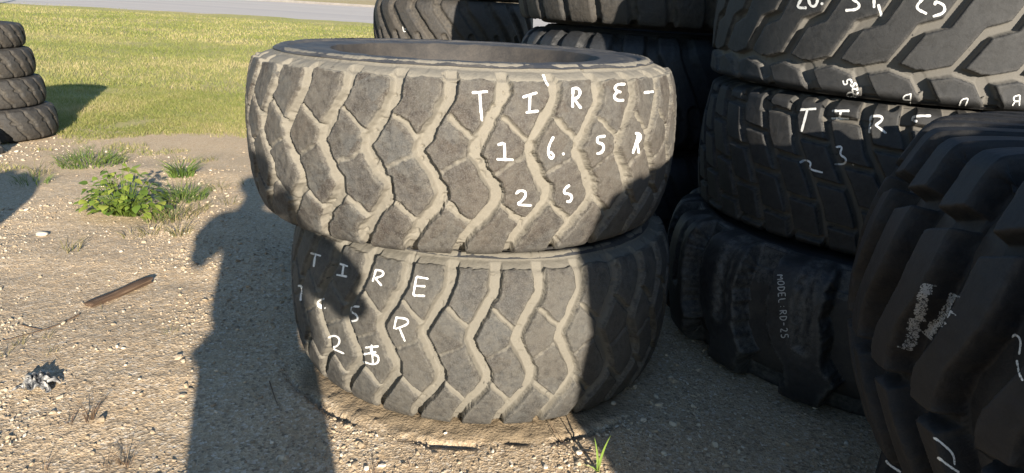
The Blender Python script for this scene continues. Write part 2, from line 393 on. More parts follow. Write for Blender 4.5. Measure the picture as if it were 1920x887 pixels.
# ------------------------------------------------------------------ ground, grass field, road
def dens(lo, hi, fine, far, g=1.16):
    a = list(np.arange(lo, hi, fine)); s = fine; x = hi
    r = []
    while x < far[1]: r.append(x); s *= g; x += s
    l = []; s = fine; x = lo
    while x > far[0]: s *= g; x -= s; l.append(x)
    return np.array(l[::-1]+a+r+[far[1]+50])
H1 = (-.208, 2.796, .8085); H2 = (-.116, 2.776, .76)
SB = (1.665, 3.135)
def grass_edge(x): return np.where(x < -4.2, 6.35, 6.35+.62*(x+4.2)) + 0*x
MOUND = []
def mound_mask(x, y):
    d = np.hypot(x-H2[0], y-H2[1]); an = np.arctan2(x-H2[0], -(y-H2[1]))
    return sstep(.82, .74, d+(fbm(x*14, y*14, 41, 3)-.45)*.10)*sstep(-1.3, -.9, an)*sstep(1.0, .7, an)
def ground_z(x, y):
    n = (fbm(x*1.3, y*1.3, 1, 3)-.44)*.05
    near = np.exp(-((x)**2+(y-2.5)**2)/60)
    z = n + near*((fbm(x*5, y*5, 2, 4)-.46)*.016 + (fbm(x*38, y*38, 3, 3)-.44)*.0085)
    for c0, w0 in ((-.10, .11), (.42, .11), (1.75, .14)):
        q = (x+1.9)*.80-(y-2.6)*.60*-1+c0-1.1; z = z - near*.008*np.exp(-(q/w0)**2)*(.6+.8*vnoise(x*2, y*2, 77))
    # flat under the tyres
    for cx, cy, rr in ((H2[0], H2[1], .95), (SB[0], SB[1], 1.0), (1.65, 1.29, .9), (-4.66, 6.3, .6), (-.64, 6.7, .8), (.80, 4.72, .9)):
        d = np.hypot(x-cx, y-cy); z = z*(.25+.75*sstep(rr*.8, rr*1.25, d))
    # soft dirt pushed up against the front tyre, with the print of its rim and a crack along it
    d = np.hypot(x-H2[0], y-H2[1]); an = np.arctan2(x-H2[0], -(y-H2[1]))
    wob = (vnoise(an*5, 0*an, 21)-.5)*.030+(vnoise(an*22, 0*an, 22)-.5)*.016+(vnoise(an*70, 0*an, 23)-.5)*.008
    edge = .785+wob
    sect = sstep(-1.25, -.75, an)*sstep(.95, .55, an)
    m_ = sstep(edge+.004, edge-.004, d)*sect
    z = z + m_*(.004+.014*sstep(.79, .66, d)+(fbm(x*45, y*45, 6, 3)-.44)*.022)
    gap = np.exp(-((d-edge-.006)/.006)**2)*sstep(.12, .7, vnoise(an*9, 0*an, 24))*sect
    z = z - gap*.06
    # the verge and road beyond rise gently
    z = z + sstep(7, 40, y)*0 + np.interp(y-.08*(x+8), [0, 40.8, 57, 62, 130, 400], [0, 0, .80, .84, 4.5, 9.0])
    return z
def build_ground():
    xs = dens(-3.6, 2.3, .014, (-260, 260)); ys = dens(1.25, 5.2, .014, (-200, 400))
    X, Y = np.meshgrid(xs, ys, indexing='ij'); Z = ground_z(X, Y)
    V = np.stack([X, Y, Z], -1).reshape(-1, 3)
    s = NT('gravel_and_soil', .95, .2)
    px = s.n('ShaderNodeSeparateXYZ'); s.l(s.co, px.inputs[0]); X_, Y_ = px.outputs[0], px.outputs[1]
    n0 = s.noise(.9, 4, .6); n1 = s.noise(4, 5, .6); n2 = s.noise(38, 4, .7); n3 = s.noise(190, 3, .7)
    peb = s.vor(95, 'F1', 'Color'); pd = s.vor(95); peb2 = s.vor(210, 'F1', 'Color'); pd2 = s.vor(210)
    sand = s.mix(s.ramp(n1, [(.35, 0.0), (.65, 1.0)]), (.47, .335, .195), (.58, .435, .265))
    sand = s.mix(s.ramp(n0, [(.42, 0.0), (.62, .55)]), sand, (.58, .405, .23))
    sand = s.mix(s.math('MULTIPLY', s.ramp(n2, [(.35, 1.0), (.6, 0.0)]), .45), sand, (.30, .23, .16))
    sep = s.n('ShaderNodeSeparateColor'); s.l(peb, sep.inputs[0]); sep2 = s.n('ShaderNodeSeparateColor'); s.l(peb2, sep2.inputs[0])
    pc = s.ramp(sep.outputs[0], [(0, (.20, .155, .108)), (.35, (.38, .295, .20)), (.7, (.49, .395, .28)), (1, (.64, .56, .45))])
    pc2 = s.ramp(sep2.outputs[0], [(0, (.27, .205, .14)), (.5, (.48, .375, .25)), (1, (.62, .52, .39))])
    col = s.mix(s.math('MULTIPLY', s.ramp(n2, [(.35, 0.0), (.55, 1.0)]), .75), sand, pc2)
    gr = s.ramp(s.math('ADD', s.math('MULTIPLY', n1, .6), s.math('MULTIPLY', sep.outputs[1], .45)), [(.50, 0.0), (.56, 1.0)])
    # more stones towards the camera, plain sandy soil further back
    nearf = s.math('SUBTRACT', 1.25, s.math('MULTIPLY', Y_, .17), True)
    col = s.mix(s.math('MULTIPLY', gr, nearf), col, pc)
    col = s.mix(s.attr('mound'), col, s.mix(n2, (.150, .118, .080), (.255, .195, .125)))
    # grass soil
    e = s.math('SUBTRACT', Y_, s.math('ADD', 6.35, s.math('MULTIPLY', s.math('MAXIMUM', s.math('ADD', X_, 4.2), 0.0), .62)))
    e = s.math('ADD', e, s.math('MULTIPLY', s.math('SUBTRACT', s.noise(2.0, 6, .7), .5), 4.5))
    gs = s.ramp(e, [(0.0, 0.0), (.35, 1.0)])
    gcol = s.ramp(s.math('ADD', s.math('MULTIPLY', s.noise(.35, 4, .6), .7), s.math('MULTIPLY', n2, .35)), [(.3, (.26, .265, .08)), (.5, (.33, .31, .11)), (.68, (.42, .34, .18))])
    col = s.mix(gs, col, gcol)
    # far verge is dry
    s.color(s.mix(s.ramp(s.math('MULTIPLY', s.math('SUBTRACT', Y_, 50.0), .05), [(0, 0.0), (1, 1.0)]), col, (.36, .28, .17)))
    b = s.bump(pd2, .0018, .8); b = s.bump(pd, .0035, .7, b); b = s.bump(n2, .006, .7, b); s.bump(n3, .0015, .6, b)
    g = npmesh('ground', V, gridfaces(len(xs), len(ys)), s.m, attrs={'mound': mound_mask(X, Y)}); tag(g, kind='structure')
    # road
    xs = np.linspace(-120, 120, 121); ts = np.linspace(0, 1, 9); X, T = np.meshgrid(xs, ts, indexing='ij')
    Y = 41.4+.08*(X+8)+T*15.2; Z = np.interp(Y-.08*(X+8), [0, 40.8, 57, 62], [0, 0, .80, .84])+.035
    s = NT('pale_concrete_road', .9, .3)
    pos = s.n('ShaderNodeSeparateXYZ'); s.l(s.co, pos.inputs[0])
    st = s.noise(1, 4, .6, vec=s.mapv((.03, .9, 1)))
    c = s.mix(s.ramp(st, [(.35, 0.0), (.7, 1.0)]), (.46, .42, .38), (.36, .335, .32))
    c = s.mix(s.math('MULTIPLY', s.noise(.8, 5, .7), .3), c, (.30, .28, .27)); s.color(c)
    r = npmesh('road', np.stack([X, Y, Z], -1).reshape(-1, 3), gridfaces(121, 9), s.m); tag(r, kind='structure')
    # low dark kerb along the far side of the road
    V = []; F = []
    for i, x in enumerate(np.linspace(-120, 120, 61)):
        y = 56.65+.08*(x+8); zz = .82
        V += [(x, y, zz-.1), (x, y-.03, zz+.16), (x, y+.18, zz+.16), (x, y+.22, zz-.1)]
        if i:
            a = 4*(i-1); F += [(a+k, a+k+1, a+k+5, a+k+4) for k in range(3)]
    s = NT('old_kerb', .9, .2); s.color(s.mix(s.noise(3, 4), (.13, .12, .12), (.24, .22, .20)))
    k = npmesh('kerb', V, np.array(F), s.m, smooth=False); tag(k, kind='structure')
build_ground()

def stones(n, name, size, region, mat, seed, keep=None, flat=.6):
    rs = np.random.RandomState(seed)
    x = rs.uniform(region[0], region[1], n*3); y = region[2]+(region[3]-region[2])*rs.uniform(0, 1, n*3)**region[4]
    k = np.abs(x) < y*.80+.45
    k &= (np.hypot(x-H2[0], y-H2[1]) > .80) & (np.hypot(x-SB[0], y-SB[1]) > .84) & (y < grass_edge(x)+.3)
    dn = fbm(x*1.7, y*1.7, 5, 3); k &= rs.uniform(0, 1, n*3) < np.clip((dn-.32)*4.5, .10, 1)
    x, y = x[k][:n], y[k][:n]; n = len(x)
    sz = size[0]+(size[1]-size[0])*rs.uniform(0, 1, n)**5
    ph = (1+5**.5)/2
    B = np.array([(-1, ph, 0), (1, ph, 0), (-1, -ph, 0), (1, -ph, 0), (0, -1, ph), (0, 1, ph), (0, -1, -ph), (0, 1, -ph), (ph, 0, -1), (ph, 0, 1), (-ph, 0, -1), (-ph, 0, 1)])/1.9
    Fi = np.array([(0, 11, 5), (0, 5, 1), (0, 1, 7), (0, 7, 10), (0, 10, 11), (1, 5, 9), (5, 11, 4), (11, 10, 2), (10, 7, 6), (7, 1, 8), (3, 9, 4), (3, 4, 2), (3, 2, 6), (3, 6, 8), (3, 8, 9), (4, 9, 5), (2, 4, 11), (6, 2, 10), (8, 6, 7), (9, 8, 1)])
    V = B[None]*(1+rs.uniform(-.32, .32, (n, 12, 1)))*np.stack([np.ones(n), rs.uniform(.55, 1, n), rs.uniform(.4, .75, n)*flat/.6], -1)[:, None]
    a = rs.uniform(0, 6.283, n); ca, sa = np.cos(a)[:, None], np.sin(a)[:, None]; t = rs.uniform(-.5, .5, n)[:, None]
    vx, vy, vz = V[..., 0]*ca-V[..., 1]*sa, V[..., 0]*sa+V[..., 1]*ca, V[..., 2]+V[..., 0]*t
    V = np.stack([vx, vy, vz], -1)*sz[:, None, None]/2
    z = ground_z(x, y)
    V += np.stack([x, y, z+sz*.10], -1)[:, None]
    F = (Fi[None]+12*np.arange(n)[:, None, None]).reshape(-1, 3)
    o = npmesh(name, V.reshape(-1, 3), F, mat, smooth=False, attrs={'tint': np.repeat(rs.uniform(0, 1, n), 12)})
    return o
def m_stone():
    s = NT('limestone_gravel', .9, .25); t = s.attr('tint')
    c = s.ramp(t, [(0, (.24, .19, .135)), (.25, (.36, .28, .185)), (.6, (.45, .355, .24)), (.9, (.55, .48, .37)), (1, (.68, .62, .52))])
    c = s.mix(s.math('MULTIPLY', s.noise(130, 3), .5), c, (.25, .21, .16)); s.color(c); s.bump(s.noise(300, 3, .7), .001, .6); return s.m
M['stone'] = m_stone()
tag(stones(44000, 'gravel', (.0035, .016), (-3.2, 2.2, 1.45, 4.6, 1.5), M['stone'], 3), kind='stuff')
tag(stones(6500, 'pebbles', (.008, .034), (-4.6, 2.4, 1.5, 6.4, 1.15), M['stone'], 4), kind='stuff')

# ------------------------------------------------------------------ grass
def blades(name, x, y, z, h, wd, lean, mat, seed, parent=None, az=None, seg=2, tint=None):
    rs = np.random.RandomState(seed); n = len(x)
    a = rs.uniform(0, 6.283, n) if az is None else az
    f = rs.uniform(0, 6.283, n)
    dx, dy = np.cos(a), np.sin(a); sx, sy = np.cos(f), np.sin(f)
    rows = []
    for k in range(seg+1):
        t = k/seg; px = x+dx*lean*h*t*t; py = y+dy*lean*h*t*t; pz = z-.004+h*t*(1-.35*lean*t)
        ww = wd*(1-t**1.6)/2
        if k < seg: rows.append(np.stack([px-sx*ww, py-sy*ww, pz], -1)); rows.append(np.stack([px+sx*ww, py+sy*ww, pz], -1))
        else: rows.append(np.stack([px, py, pz], -1))
    V = np.stack(rows, 1); m_ = V.shape[1]
    base = m_*np.arange(n)[:, None]
    Q = [base+np.array([[2*k, 2*k+1, 2*k+3, 2*k+2]]) for k in range(seg-1)]
    T = base+np.array([[2*seg-2, 2*seg-1, 2*seg]])
    Fs = ([np.concatenate(Q)] if Q else [])+[T]
    tt = rs.uniform(0, 1, n) if tint is None else tint
    return npmesh(name, V.reshape(-1, 3), Fs, mat, parent, False, {'tint': np.repeat(tt, m_)})
def m_leaf(name, stops, trans=.25, rough=.6):
    s = NT(name, rough, .3); c = s.ramp(s.attr('tint'), stops); s.color(c)
    tr = s.n('ShaderNodeBsdfTranslucent'); s.l(c, tr.inputs[0]); mx = s.n('ShaderNodeMixShader'); mx.inputs[0].default_value = trans
    s.l(s.b.outputs[0], mx.inputs[1]); s.l(tr.outputs[0], mx.inputs[2])
    s.l(mx.outputs[0], s.t.nodes['Material Output'].inputs['Surface']); return s.m
M['grass'] = m_leaf('field_grass', [(0, (.19, .225, .055)), (.4, (.285, .295, .085)), (.7, (.37, .34, .125)), (1, (.50, .41, .22))], .45)
M['weed'] = m_leaf('weed_leaf', [(0, (.06, .11, .02)), (.5, (.10, .16, .03)), (1, (.17, .21, .05))], .3)
M['tuft'] = m_leaf('dry_tuft', [(0, (.09, .10, .035)), (.5, (.17, .15, .065)), (1, (.30, .24, .13))], .2)
M['straw'] = m_leaf('dark_stalk', [(0, (.05, .03, .025)), (.5, (.12, .08, .05)), (1, (.24, .17, .10))], .1)
def build_grass():
    rs = np.random.RandomState(5)
    parts = []
    for n, y0, y1, hh, ww in ((140000, 4.9, 10.0, .038, .0045), (110000, 10.0, 20, .06, .009), (90000, 20, 41, .075, .022)):
        m_ = int(n*2.2); y = rs.uniform(y0, y1, m_); x = rs.uniform(-.86, .55, m_)*y-.3
        e = y-grass_edge(x)+ (fbm(x*1.5, y*1.5, 9, 5)-.47)*6.0
        k = ((e > 0) & ((rs.uniform(0, 1, m_) < np.clip(e*1.3+.10, 0, 1)))) | ((e > -1.6) & (fbm(x*4.5, y*4.5, 19, 3) > .56) & (rs.uniform(0, 1, m_) < .35)) & (y < 41+.08*(x+8)) & (np.hypot(x+4.66, y-6.3) > .45)
        x, y, e = x[k][:n], y[k][:n], e[k][:n]
        pt = fbm(x*.5, y*.5, 12, 4); pt2 = fbm(x*3.5, y*3.5, 14, 3)
        h = hh*(.45+1.1*pt2)*rs.uniform(.4, 1.7, len(x))
        bare = np.exp(-((x+.17*y+1.5)/2.2)**2-((y-15)/3.5)**2)
        tint = np.clip(bare*.35+(pt-.47)*1.4+.42+(pt2-.45)*.8+rs.uniform(-.45, .45, len(x))+.16*sstep(14, 7, y), 0, 1)  # near blades tinted lighter to make up for the shade they cast themselves
        parts.append((x, y, ground_z(x, y), h, np.full(len(x), ww)*rs.uniform(.6, 1.4, len(x)), tint))
    x, y, z, h, wd, ti = [np.concatenate([p[i] for p in parts]) for i in range(6)]
    o = blades('grass', x, y, z, h, wd, .55, M['grass'], 6, tint=ti); tag(o, kind='stuff')
build_grass()

# ------------------------------------------------------------------ the two big tyres in front
ZIG = [(1.02, -.05), (1.05, .10), (1.03, .16), (.74, .295), (.55, .385), (.53, .42), (.64, .475), (.93, .605), (.945, .645), (.88, .69), (.53, .81), (.36, .875), (.28, .93), (.26, 1.05)]
PH = [(ZIG, .0145, .015, .0035, .034),
      ([(1.00, -.05), (1.04, .09), (1.03, .13)], .018, .014, .0045, .034),
      ([(.04, .255), (.56, .375)], .0050, .008, .0045, .018),
      ([(-.06, .66), (.50, .79)], .0060, .009, .0045, .020),
      ([(-.22, .535), (.50, .43)], .001, .011, .009, .0055)]
lower, lower_tr, _ = tyre('tire', (H2[0], H2[1], .0), .762, .617, 32, PH, (M['hero2'], M['side_hero'], M['liner']), 'lower of the two big dusty tires stacked in front, sunk into the sandy dirt',
     phase=-5.5/11.25, res=.0034, zres=.0034, bead=.42, crown=.016, shoulder=.050, lip=.115, blockv=(.045, .985), band=.016, warp=.0035, rough=.0012, dustband=.85, seed=1, chips=.005)
upper, upper_tr, _ = tyre('tire', (H1[0], H1[1], .617), .812, .590, 32, PH, (M['hero'], M['side_hero'], M['liner']), 'big dusty front tire on top of its pair, marked TIRE and 25 in white',
     phase=-10.2/11.25, tilt=(0, -.8*D2R), res=.0034, zres=.0034, bead=.45, crown=.016, shoulder=.045, lip=.115, blockv=(.065, .985), band=.018, warp=.0055, rough=.0020, dustband=1.0, seed=2, chips=.009)
write_on(upper, upper_tr, [[(884.6, 174), (900, 173), (914.5, 171.7)], [(899.5, 173), (901, 200), (903.5, 227.5)], [(979.5, 183), (992, 178), (1007, 174)], [(993.7, 179), (992, 211)], [(985.5, 211), (1010, 208)],
  [(1074, 167), (1073, 202)], [(1071, 168), (1081, 164), (1088.5, 172), (1084, 183), (1075, 186)], [(1076, 186), (1089.5, 203.6)],
  [(1172, 158), (1157, 158), (1151, 165.6), (1157, 171.7), (1164.5, 173)], [(1157, 172), (1150, 181), (1155.5, 188.5), (1169.6, 188)], [(1206.6, 174), (1225.4, 171.7)],
  [(933, 271.6), (945, 268)], [(945.5, 268), (946.5, 297.5)], [(931, 298.5), (962.7, 299.5)], [(1037.8, 256), (1028.6, 273), (1027.6, 291), (1033.7, 298.5), (1038.8, 291), (1031.7, 284)], [(1054, 287), (1058, 290)],
  [(1135, 255), (1120, 257)], [(1120, 257), (1119, 268), (1129, 269), (1132.6, 278), (1126.5, 287), (1118, 288)], [(1197.5, 249), (1186, 288)], [(1190, 250), (1199, 250), (1201, 259), (1194, 269)], [(1194, 269), (1197.5, 288)],
  [(966.8, 364), (973, 357), (984.5, 358), (986, 367), (978, 377), (968, 383.7), (997, 385)], [(1068, 346.7), (1058, 354), (1057, 363), (1068, 363), (1073, 370.5), (1068, 378.6), (1061.6, 377)], [(1017.5, 140), (1022, 152), (1027.6, 161.6)]], 4.6)
write_on(lower, lower_tr, [[(582, 474), (602.5, 480)], [(592, 476), (588.6, 500.6)], [(637.5, 494.5), (653, 499.6)], [(645, 497), (642, 516.6)], [(631, 515), (651.4, 518.7)],
  [(705.6, 504.7), (699, 528)], [(705.6, 506), (718.5, 508), (719.5, 516.6), (704, 521.8)], [(704, 522), (716, 535.7)], [(781, 518.7), (803.5, 522.8)], [(781, 519), (775, 553.7)], [(777.7, 535.7), (798, 537)], [(775, 553.7), (797, 554.7)],
  [(559, 535.7), (565, 535.7), (567, 546), (564, 553.7), (564, 564)], [(608.7, 560), (597, 563), (595, 571.8), (602.5, 578.5), (605, 574), (597, 570)], [(609, 577), (611, 578)],
  [(674.6, 575), (660, 574), (658, 584.6), (669.5, 590), (672, 600), (658, 602.7)], [(744, 594), (739, 616.6)], [(741.6, 595), (765, 597.5), (766, 608), (741.6, 616.6)], [(749, 614.5), (759.7, 640)],
  [(615, 633.6), (628, 628), (638.6, 636), (634, 649), (620.5, 652), (646, 663)], [(710.7, 649), (685, 651.6)], [(695, 651.6), (698, 664.5), (710.7, 667), (709.7, 680), (698, 683.6), (681, 677.4)], [(697, 646), (700, 684)], [(682, 664), (706, 660)]], 3.5)

# ------------------------------------------------------------------ stack behind on the right: lug tire, 23 tire, 20 tire
def mir(p): return [(a, 1-b) for a, b in p]
PRD = [([(.10, -.05), (.10, .30), (.20, .58), (.42, .76), (.44, .80)], .058, .024, .012, .080),
       ([(.33, .88), (.30, .97), (.28, 1.05)], .070, .040, .022, .100), ([(.66, -.05), (.68, .30), (.74, .52)], .006, .03, .03, .014), ([(.44, .80), (.36, .86)], .030, .05, .03, .05)]
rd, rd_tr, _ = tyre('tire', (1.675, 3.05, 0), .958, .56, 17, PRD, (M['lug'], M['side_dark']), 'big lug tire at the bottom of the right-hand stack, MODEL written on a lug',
     phase=.35, res=.005, zres=.005, shoulder=.05, lip=.14, blockv=(.0, 1.0), band=.0, warp=.007, rough=.0012, bead=.42, seed=3)
P23 = []
for k in (0, 1):
    P23.append(([(k+.0, -.05), (k+.02, .14), (k+.30, .30), (k+.92, .52), (k+1.33, .70), (k+1.62, .92), (k+1.66, 1.05)], .010, .008, .011, .032))
P23 = [(p[0], .010, .007, .007, .040) for p in P23]
for k in (0, 1): P23.append(([(k, -.05), (k+.01, .12)], .019, .006, .006, .055))
P23.append(([(.35, -.05), (.55, -.01), (.6, .015)], .012, .006, .006, .03))
def colu(v): return float(np.interp(v, [-.05, .14, .30, .52, .70, .92, 1.05], [0, .02, .30, .92, 1.33, 1.62, 1.66]))
for k, vs in ((0, (.27, .53, .80)), (1, (.12, .40, .66, .90))):
    for v in vs: P23.append(([(colu(v)+k+.05, v-.005), (colu(v)+k+.95, v+.012)], .0065, .006, .006, .034))
t23, t23_tr, _ = tyre('tire', (SB[0], SB[1], .56), .835, .565, 40, P23, (M['dark'], M['side_dark']), 'block-tread tire marked TIRE 23, middle of the right-hand stack',
     phase=(-53.8/9)-.0, period=2, res=.004, zres=.004, shoulder=.022, lip=.09, blockv=(.0, .985), band=.03, warp=.0012, rough=.0004, dustband=.7, seed=4, bead=.42)
ZL = [(0, .205), (.32, .385), (.36, .41), (.71, .45), (.90, .575), (1.22, .76), (1.28, .80)]
P20 = [(ZL, .013, .007, .007, .034), ([(0, .205), (.47, .16), (1.0, .205)], .012, .007, .007, .034), ([(.47, .16), (.76, .02), (.84, -.05)], .019, .007, .007, .036),
       ([(.28, .80), (.75, .845), (1.28, .80)], .012, .007, .007, .034), ([(.75, .845), (1.04, .98), (1.1, 1.05)], .019, .007, .007, .036)]
P20 = [([(a, 1-b) for a, b in p], *q) for p, *q in P20]
t20, t20_tr, _ = tyre('tire', (SB[0], SB[1], 1.125), .845, .60, 28, P20, (M['hex'], M['side_dark']), 'clean hexagon-block tire on top of the right-hand stack, marked 20.5 R25 in white',
     phase=-45.4/(360/28), res=.004, zres=.004, shoulder=.010, lip=.07, blockv=(.015, .985), band=.02, warp=.0008, rough=.0003, dustband=.1, seed=5, crown=.008, bead=.42)
write_on(rd, rd_tr, text('MODEL:RD-25', 1470, 515, 8.5, 13, 86, 1.30), 1.8, M['chalk_pen'])
write_on(t23, t23_tr, [[(1499, 206), (1531, 204)], [(1514, 206), (1503, 247)], [(1560, 208), (1593, 208)], [(1577, 208), (1574, 222)], [(1559, 222), (1592, 222)], [(1633, 218), (1630, 250)], [(1633, 218), (1653, 217), (1655, 225.5), (1641, 235)],
  [(1641, 234), (1662, 250)], [(1745.5, 217.6), (1714, 217.6), (1709, 225.5), (1720, 227.5)]], 4.2)
write_on(t23, t23_tr, [[(1499, 305.6), (1510.6, 299), (1522, 305.6), (1516, 317), (1543, 323.6)], [(1567, 276), (1580.5, 274), (1573.7, 290), (1587, 296.6), (1585, 308), (1564, 308)], [(1598, 307), (1601, 310)]], 3.6)
write_on(t20, t20_tr, [[(1503, -2), (1493.4, 14.8), (1513, 14.8)], [(1516, -2), (1519.7, 11.5), (1529.5, 12.5), (1534, -2)], [(1540, 5), (1543, 9)], [(1598, -2), (1613, 8), (1608, 18), (1585, 19.7)], [(1639, -3), (1639, 15)], [(1647, 8), (1650, 20), (1652.5, 31)],
  [(1731, -3), (1715, 14.8), (1738, 26)], [(1752.6, 10), (1754, 2), (1772, 10), (1770.6, 24.6), (1749, 31)]], 5.0)
write_on(t20, t20_tr, text('20.5', 1592, 196, 12, 15, -104, 1.0)+text('R25', 1601, 182, 8, 10, -104, 1.15), 2.6)
write_on(t20, t20_tr, [[(1708, 175), (1707, 193)], [(1708, 176), (1695, 179), (1693, 187), (1707, 187)], [(1798.5, 198), (1803, 186), (1814, 184), (1815, 187), (1810, 198)], [(1912, 178), (1911, 198)], [(1912, 178), (1900, 181), (1901, 190), (1911, 190)], [(1903, 190), (1898, 198)]], 2.4)

# ------------------------------------------------------------------ nearest stack, cut by the right edge of the frame
PF = [([(-.02, -.05), (0, .12), (.06, .30), (.0, .42), (-.28, .52), (-.30, .58), (-.12, .68), (.20, .82), (.42, .95), (.44, 1.05)], .034, .013, .013, .065),
      ([(.0, .235), (.95, .165)], .013, .009, .009, .050), ([(-.15, .60), (.85, .56)], .006, .006, .006, .040)]
PF[0] = ([(-.02, -.05), (-.01, .08), (.03, .20), (.05, .31), (.0, .40), (-.13, .47), (-.25, .53), (-.30, .60), (-.24, .66), (-.10, .72), (.08, .78), (.25, .85), (.38, .93), (.44, 1.05)], *PF[0][1:])
PF[2] = ([(.02, .665), (.72, .655)], .010, .009, .009, .050)
fore, fore_tr, _ = tyre('tire', (1.685, 1.28, .43), .925, .755, 36, PF, (M['fore'], M['side_dark']), 'huge deep-lugged tire at the right edge of the photo with a grey scribble on it',
     phase=-87/10+.15, res=.0034, zres=.0034, shoulder=.085, lip=.32, blockv=(-.1, 1.1), band=.0, warp=.0015, rough=.0006, dustband=.3, seed=6, crown=.04, bead=.42)
PL = [([(0, -.05), (.3, .5), (0, 1.05)], .03, .012, .012, .05)]
fl, fl_tr, _ = tyre('tire', (1.70, 1.25, 0), .79, .44, 24, PL, (M['fore'], M['side_dark']), 'tire under the huge near one at the lower right corner, mostly hidden',
     phase=.2, res=.010, zres=.010, shoulder=.06, lip=.2, band=.0, warp=.003, seed=7, bead=.42, blockv=(-.1, 1.1))
def scribble(p, q, wd, n, jit=3):
    r = random.Random(int(p[0])); o = []; dx, dy = q[0]-p[0], q[1]-p[1]; L = math.hypot(dx, dy); nx, ny = -dy/L, dx/L
    for i in range(n):
        t = i/(n-1); s_ = (1 if i % 2 else -1)*wd/2*(1.25+.8*r.random())
        o.append((p[0]+dx*t+nx*s_+r.uniform(-jit, jit)*.4, p[1]+dy*t+ny*s_+r.uniform(-jit, jit)*.4))
    return o
write_on(fore, fore_tr, [scribble((1738, 532), (1722, 600), 22, 26), scribble((1718, 598), (1703, 655), 24, 20), scribble((1790, 552), (1772, 590), 16, 14), scribble((1780, 580), (1738, 630), 22, 22)], 4.6, M['chalk_thin'])
write_on(fore, fore_tr, [[(1897, 632), (1903, 625.5), (1916, 636), (1912, 665)], [(1907.5, 675), (1912, 702), (1919, 714)], [(1751, 820), (1767, 832), (1787.5, 851), (1789.6, 871.7)], [(1758.6, 857), (1778, 873), (1798, 886)]], 4.0, M['chalk'])
write_on(fl, fl_tr, [[(1661, 863), (1667.6, 871.7), (1690, 886)]], 4.0)

# ------------------------------------------------------------------ tires further back
PC = [([(.0, -.05), (.05, .18), (.45, .42), (.95, .72), (1.0, .85), (.9, .93)], .030, .012, .012, .035), ([(.45, 1.05), (.5, .80), (.35, .62)], .018, .012, .012, .03)]
def stack(spec, group=None):
    for a in spec: tyre('tire', *a[0], **a[1])
zc = 0
for i, lab in enumerate(('tire on the ground at the bottom of the far stack behind the dusty pair', 'second tire up in the far stack behind the dusty pair, hidden behind it', 'third tire up in the far stack beside the road, lugs half lit by the sun', 'tire topping the far stack behind the dusty pair, above the frame')):
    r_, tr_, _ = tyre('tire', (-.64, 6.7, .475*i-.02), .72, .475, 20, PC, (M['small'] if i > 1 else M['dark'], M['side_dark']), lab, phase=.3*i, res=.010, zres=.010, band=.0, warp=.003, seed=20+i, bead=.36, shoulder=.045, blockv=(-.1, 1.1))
    if i == 2: write_on(r_, tr_, [[(755, 50), (757, 60), (761, 59)], [(759, 54), (763, 56), (761, 52)]], 1.6)
PD = [([(.0, -.05), (.0, .12), (.22, .35), (-.05, .6), (.1, .88), (.1, 1.05)], .018, .012, .010, .035), ([(.0, .45), (1, .5)], .008, .01, .01, .03)]
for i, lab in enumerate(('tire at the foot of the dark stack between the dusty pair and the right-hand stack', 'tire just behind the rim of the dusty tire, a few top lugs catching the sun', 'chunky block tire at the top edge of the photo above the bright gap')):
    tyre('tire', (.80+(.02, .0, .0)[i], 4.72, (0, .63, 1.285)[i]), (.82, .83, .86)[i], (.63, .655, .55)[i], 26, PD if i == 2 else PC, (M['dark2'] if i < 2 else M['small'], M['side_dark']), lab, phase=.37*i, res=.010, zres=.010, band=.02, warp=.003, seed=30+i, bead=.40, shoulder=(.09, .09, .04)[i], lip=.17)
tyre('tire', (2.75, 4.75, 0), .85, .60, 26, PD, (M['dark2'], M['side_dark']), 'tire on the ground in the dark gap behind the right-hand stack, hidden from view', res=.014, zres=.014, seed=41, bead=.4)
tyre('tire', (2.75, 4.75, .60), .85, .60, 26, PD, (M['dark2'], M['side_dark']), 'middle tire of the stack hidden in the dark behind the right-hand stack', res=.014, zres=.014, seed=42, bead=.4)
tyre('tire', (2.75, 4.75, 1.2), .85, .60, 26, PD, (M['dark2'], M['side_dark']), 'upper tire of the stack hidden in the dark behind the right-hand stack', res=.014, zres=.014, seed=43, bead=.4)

# small skid-steer tires stacked at the left edge
PS = [([(.0, -.05), (.02, .16), (.42, .40), (.40, .52), (.52, .60)], .010, .006, .006, .016), ([(.95, 1.05), (.9, .84), (.48, .60), (.50, .48), (.12, .38)], .010, .006, .006, .016)]
LX = [(-4.70, 6.30, 0.0, .49, .28), (-4.755, 6.32, .272, .46, .26), (-4.765, 6.3, .525, .43, .255), (-4.76, 6.3, .775, .38, .21)]
for (x, y, z, R, W_), lab in zip(LX, ('bottom tire of the small stack at the left edge, widest and dustiest, half in shade', 'second tire from the ground in the small stack at the left edge', 'third tire from the ground in the small stack at the left edge', 'smallest and topmost tire of the stack at the left edge')):
    tyre('tire', (x, y, z), R, W_, 22, PS, (M['small'], M['side_dark']), lab, phase=z*3, tilt=(.02, -.02), res=.007, zres=.006, band=.004, warp=.002, seed=int(50+z*10), bead=.20, shoulder=.03, lip=.07, crown=.01, blockv=(.03, .97))
tyre('tire', (-4.42, 5.42, .0), .30, .2, 22, PS, (M['dark'], M['side_dark']), 'small dark tire leaning at the left edge in front of the small stack', upright=(80*D2R, 0, 70*D2R), res=.012, zres=.012, seed=60, bead=.14, shoulder=.03, lip=.07, crown=.01)

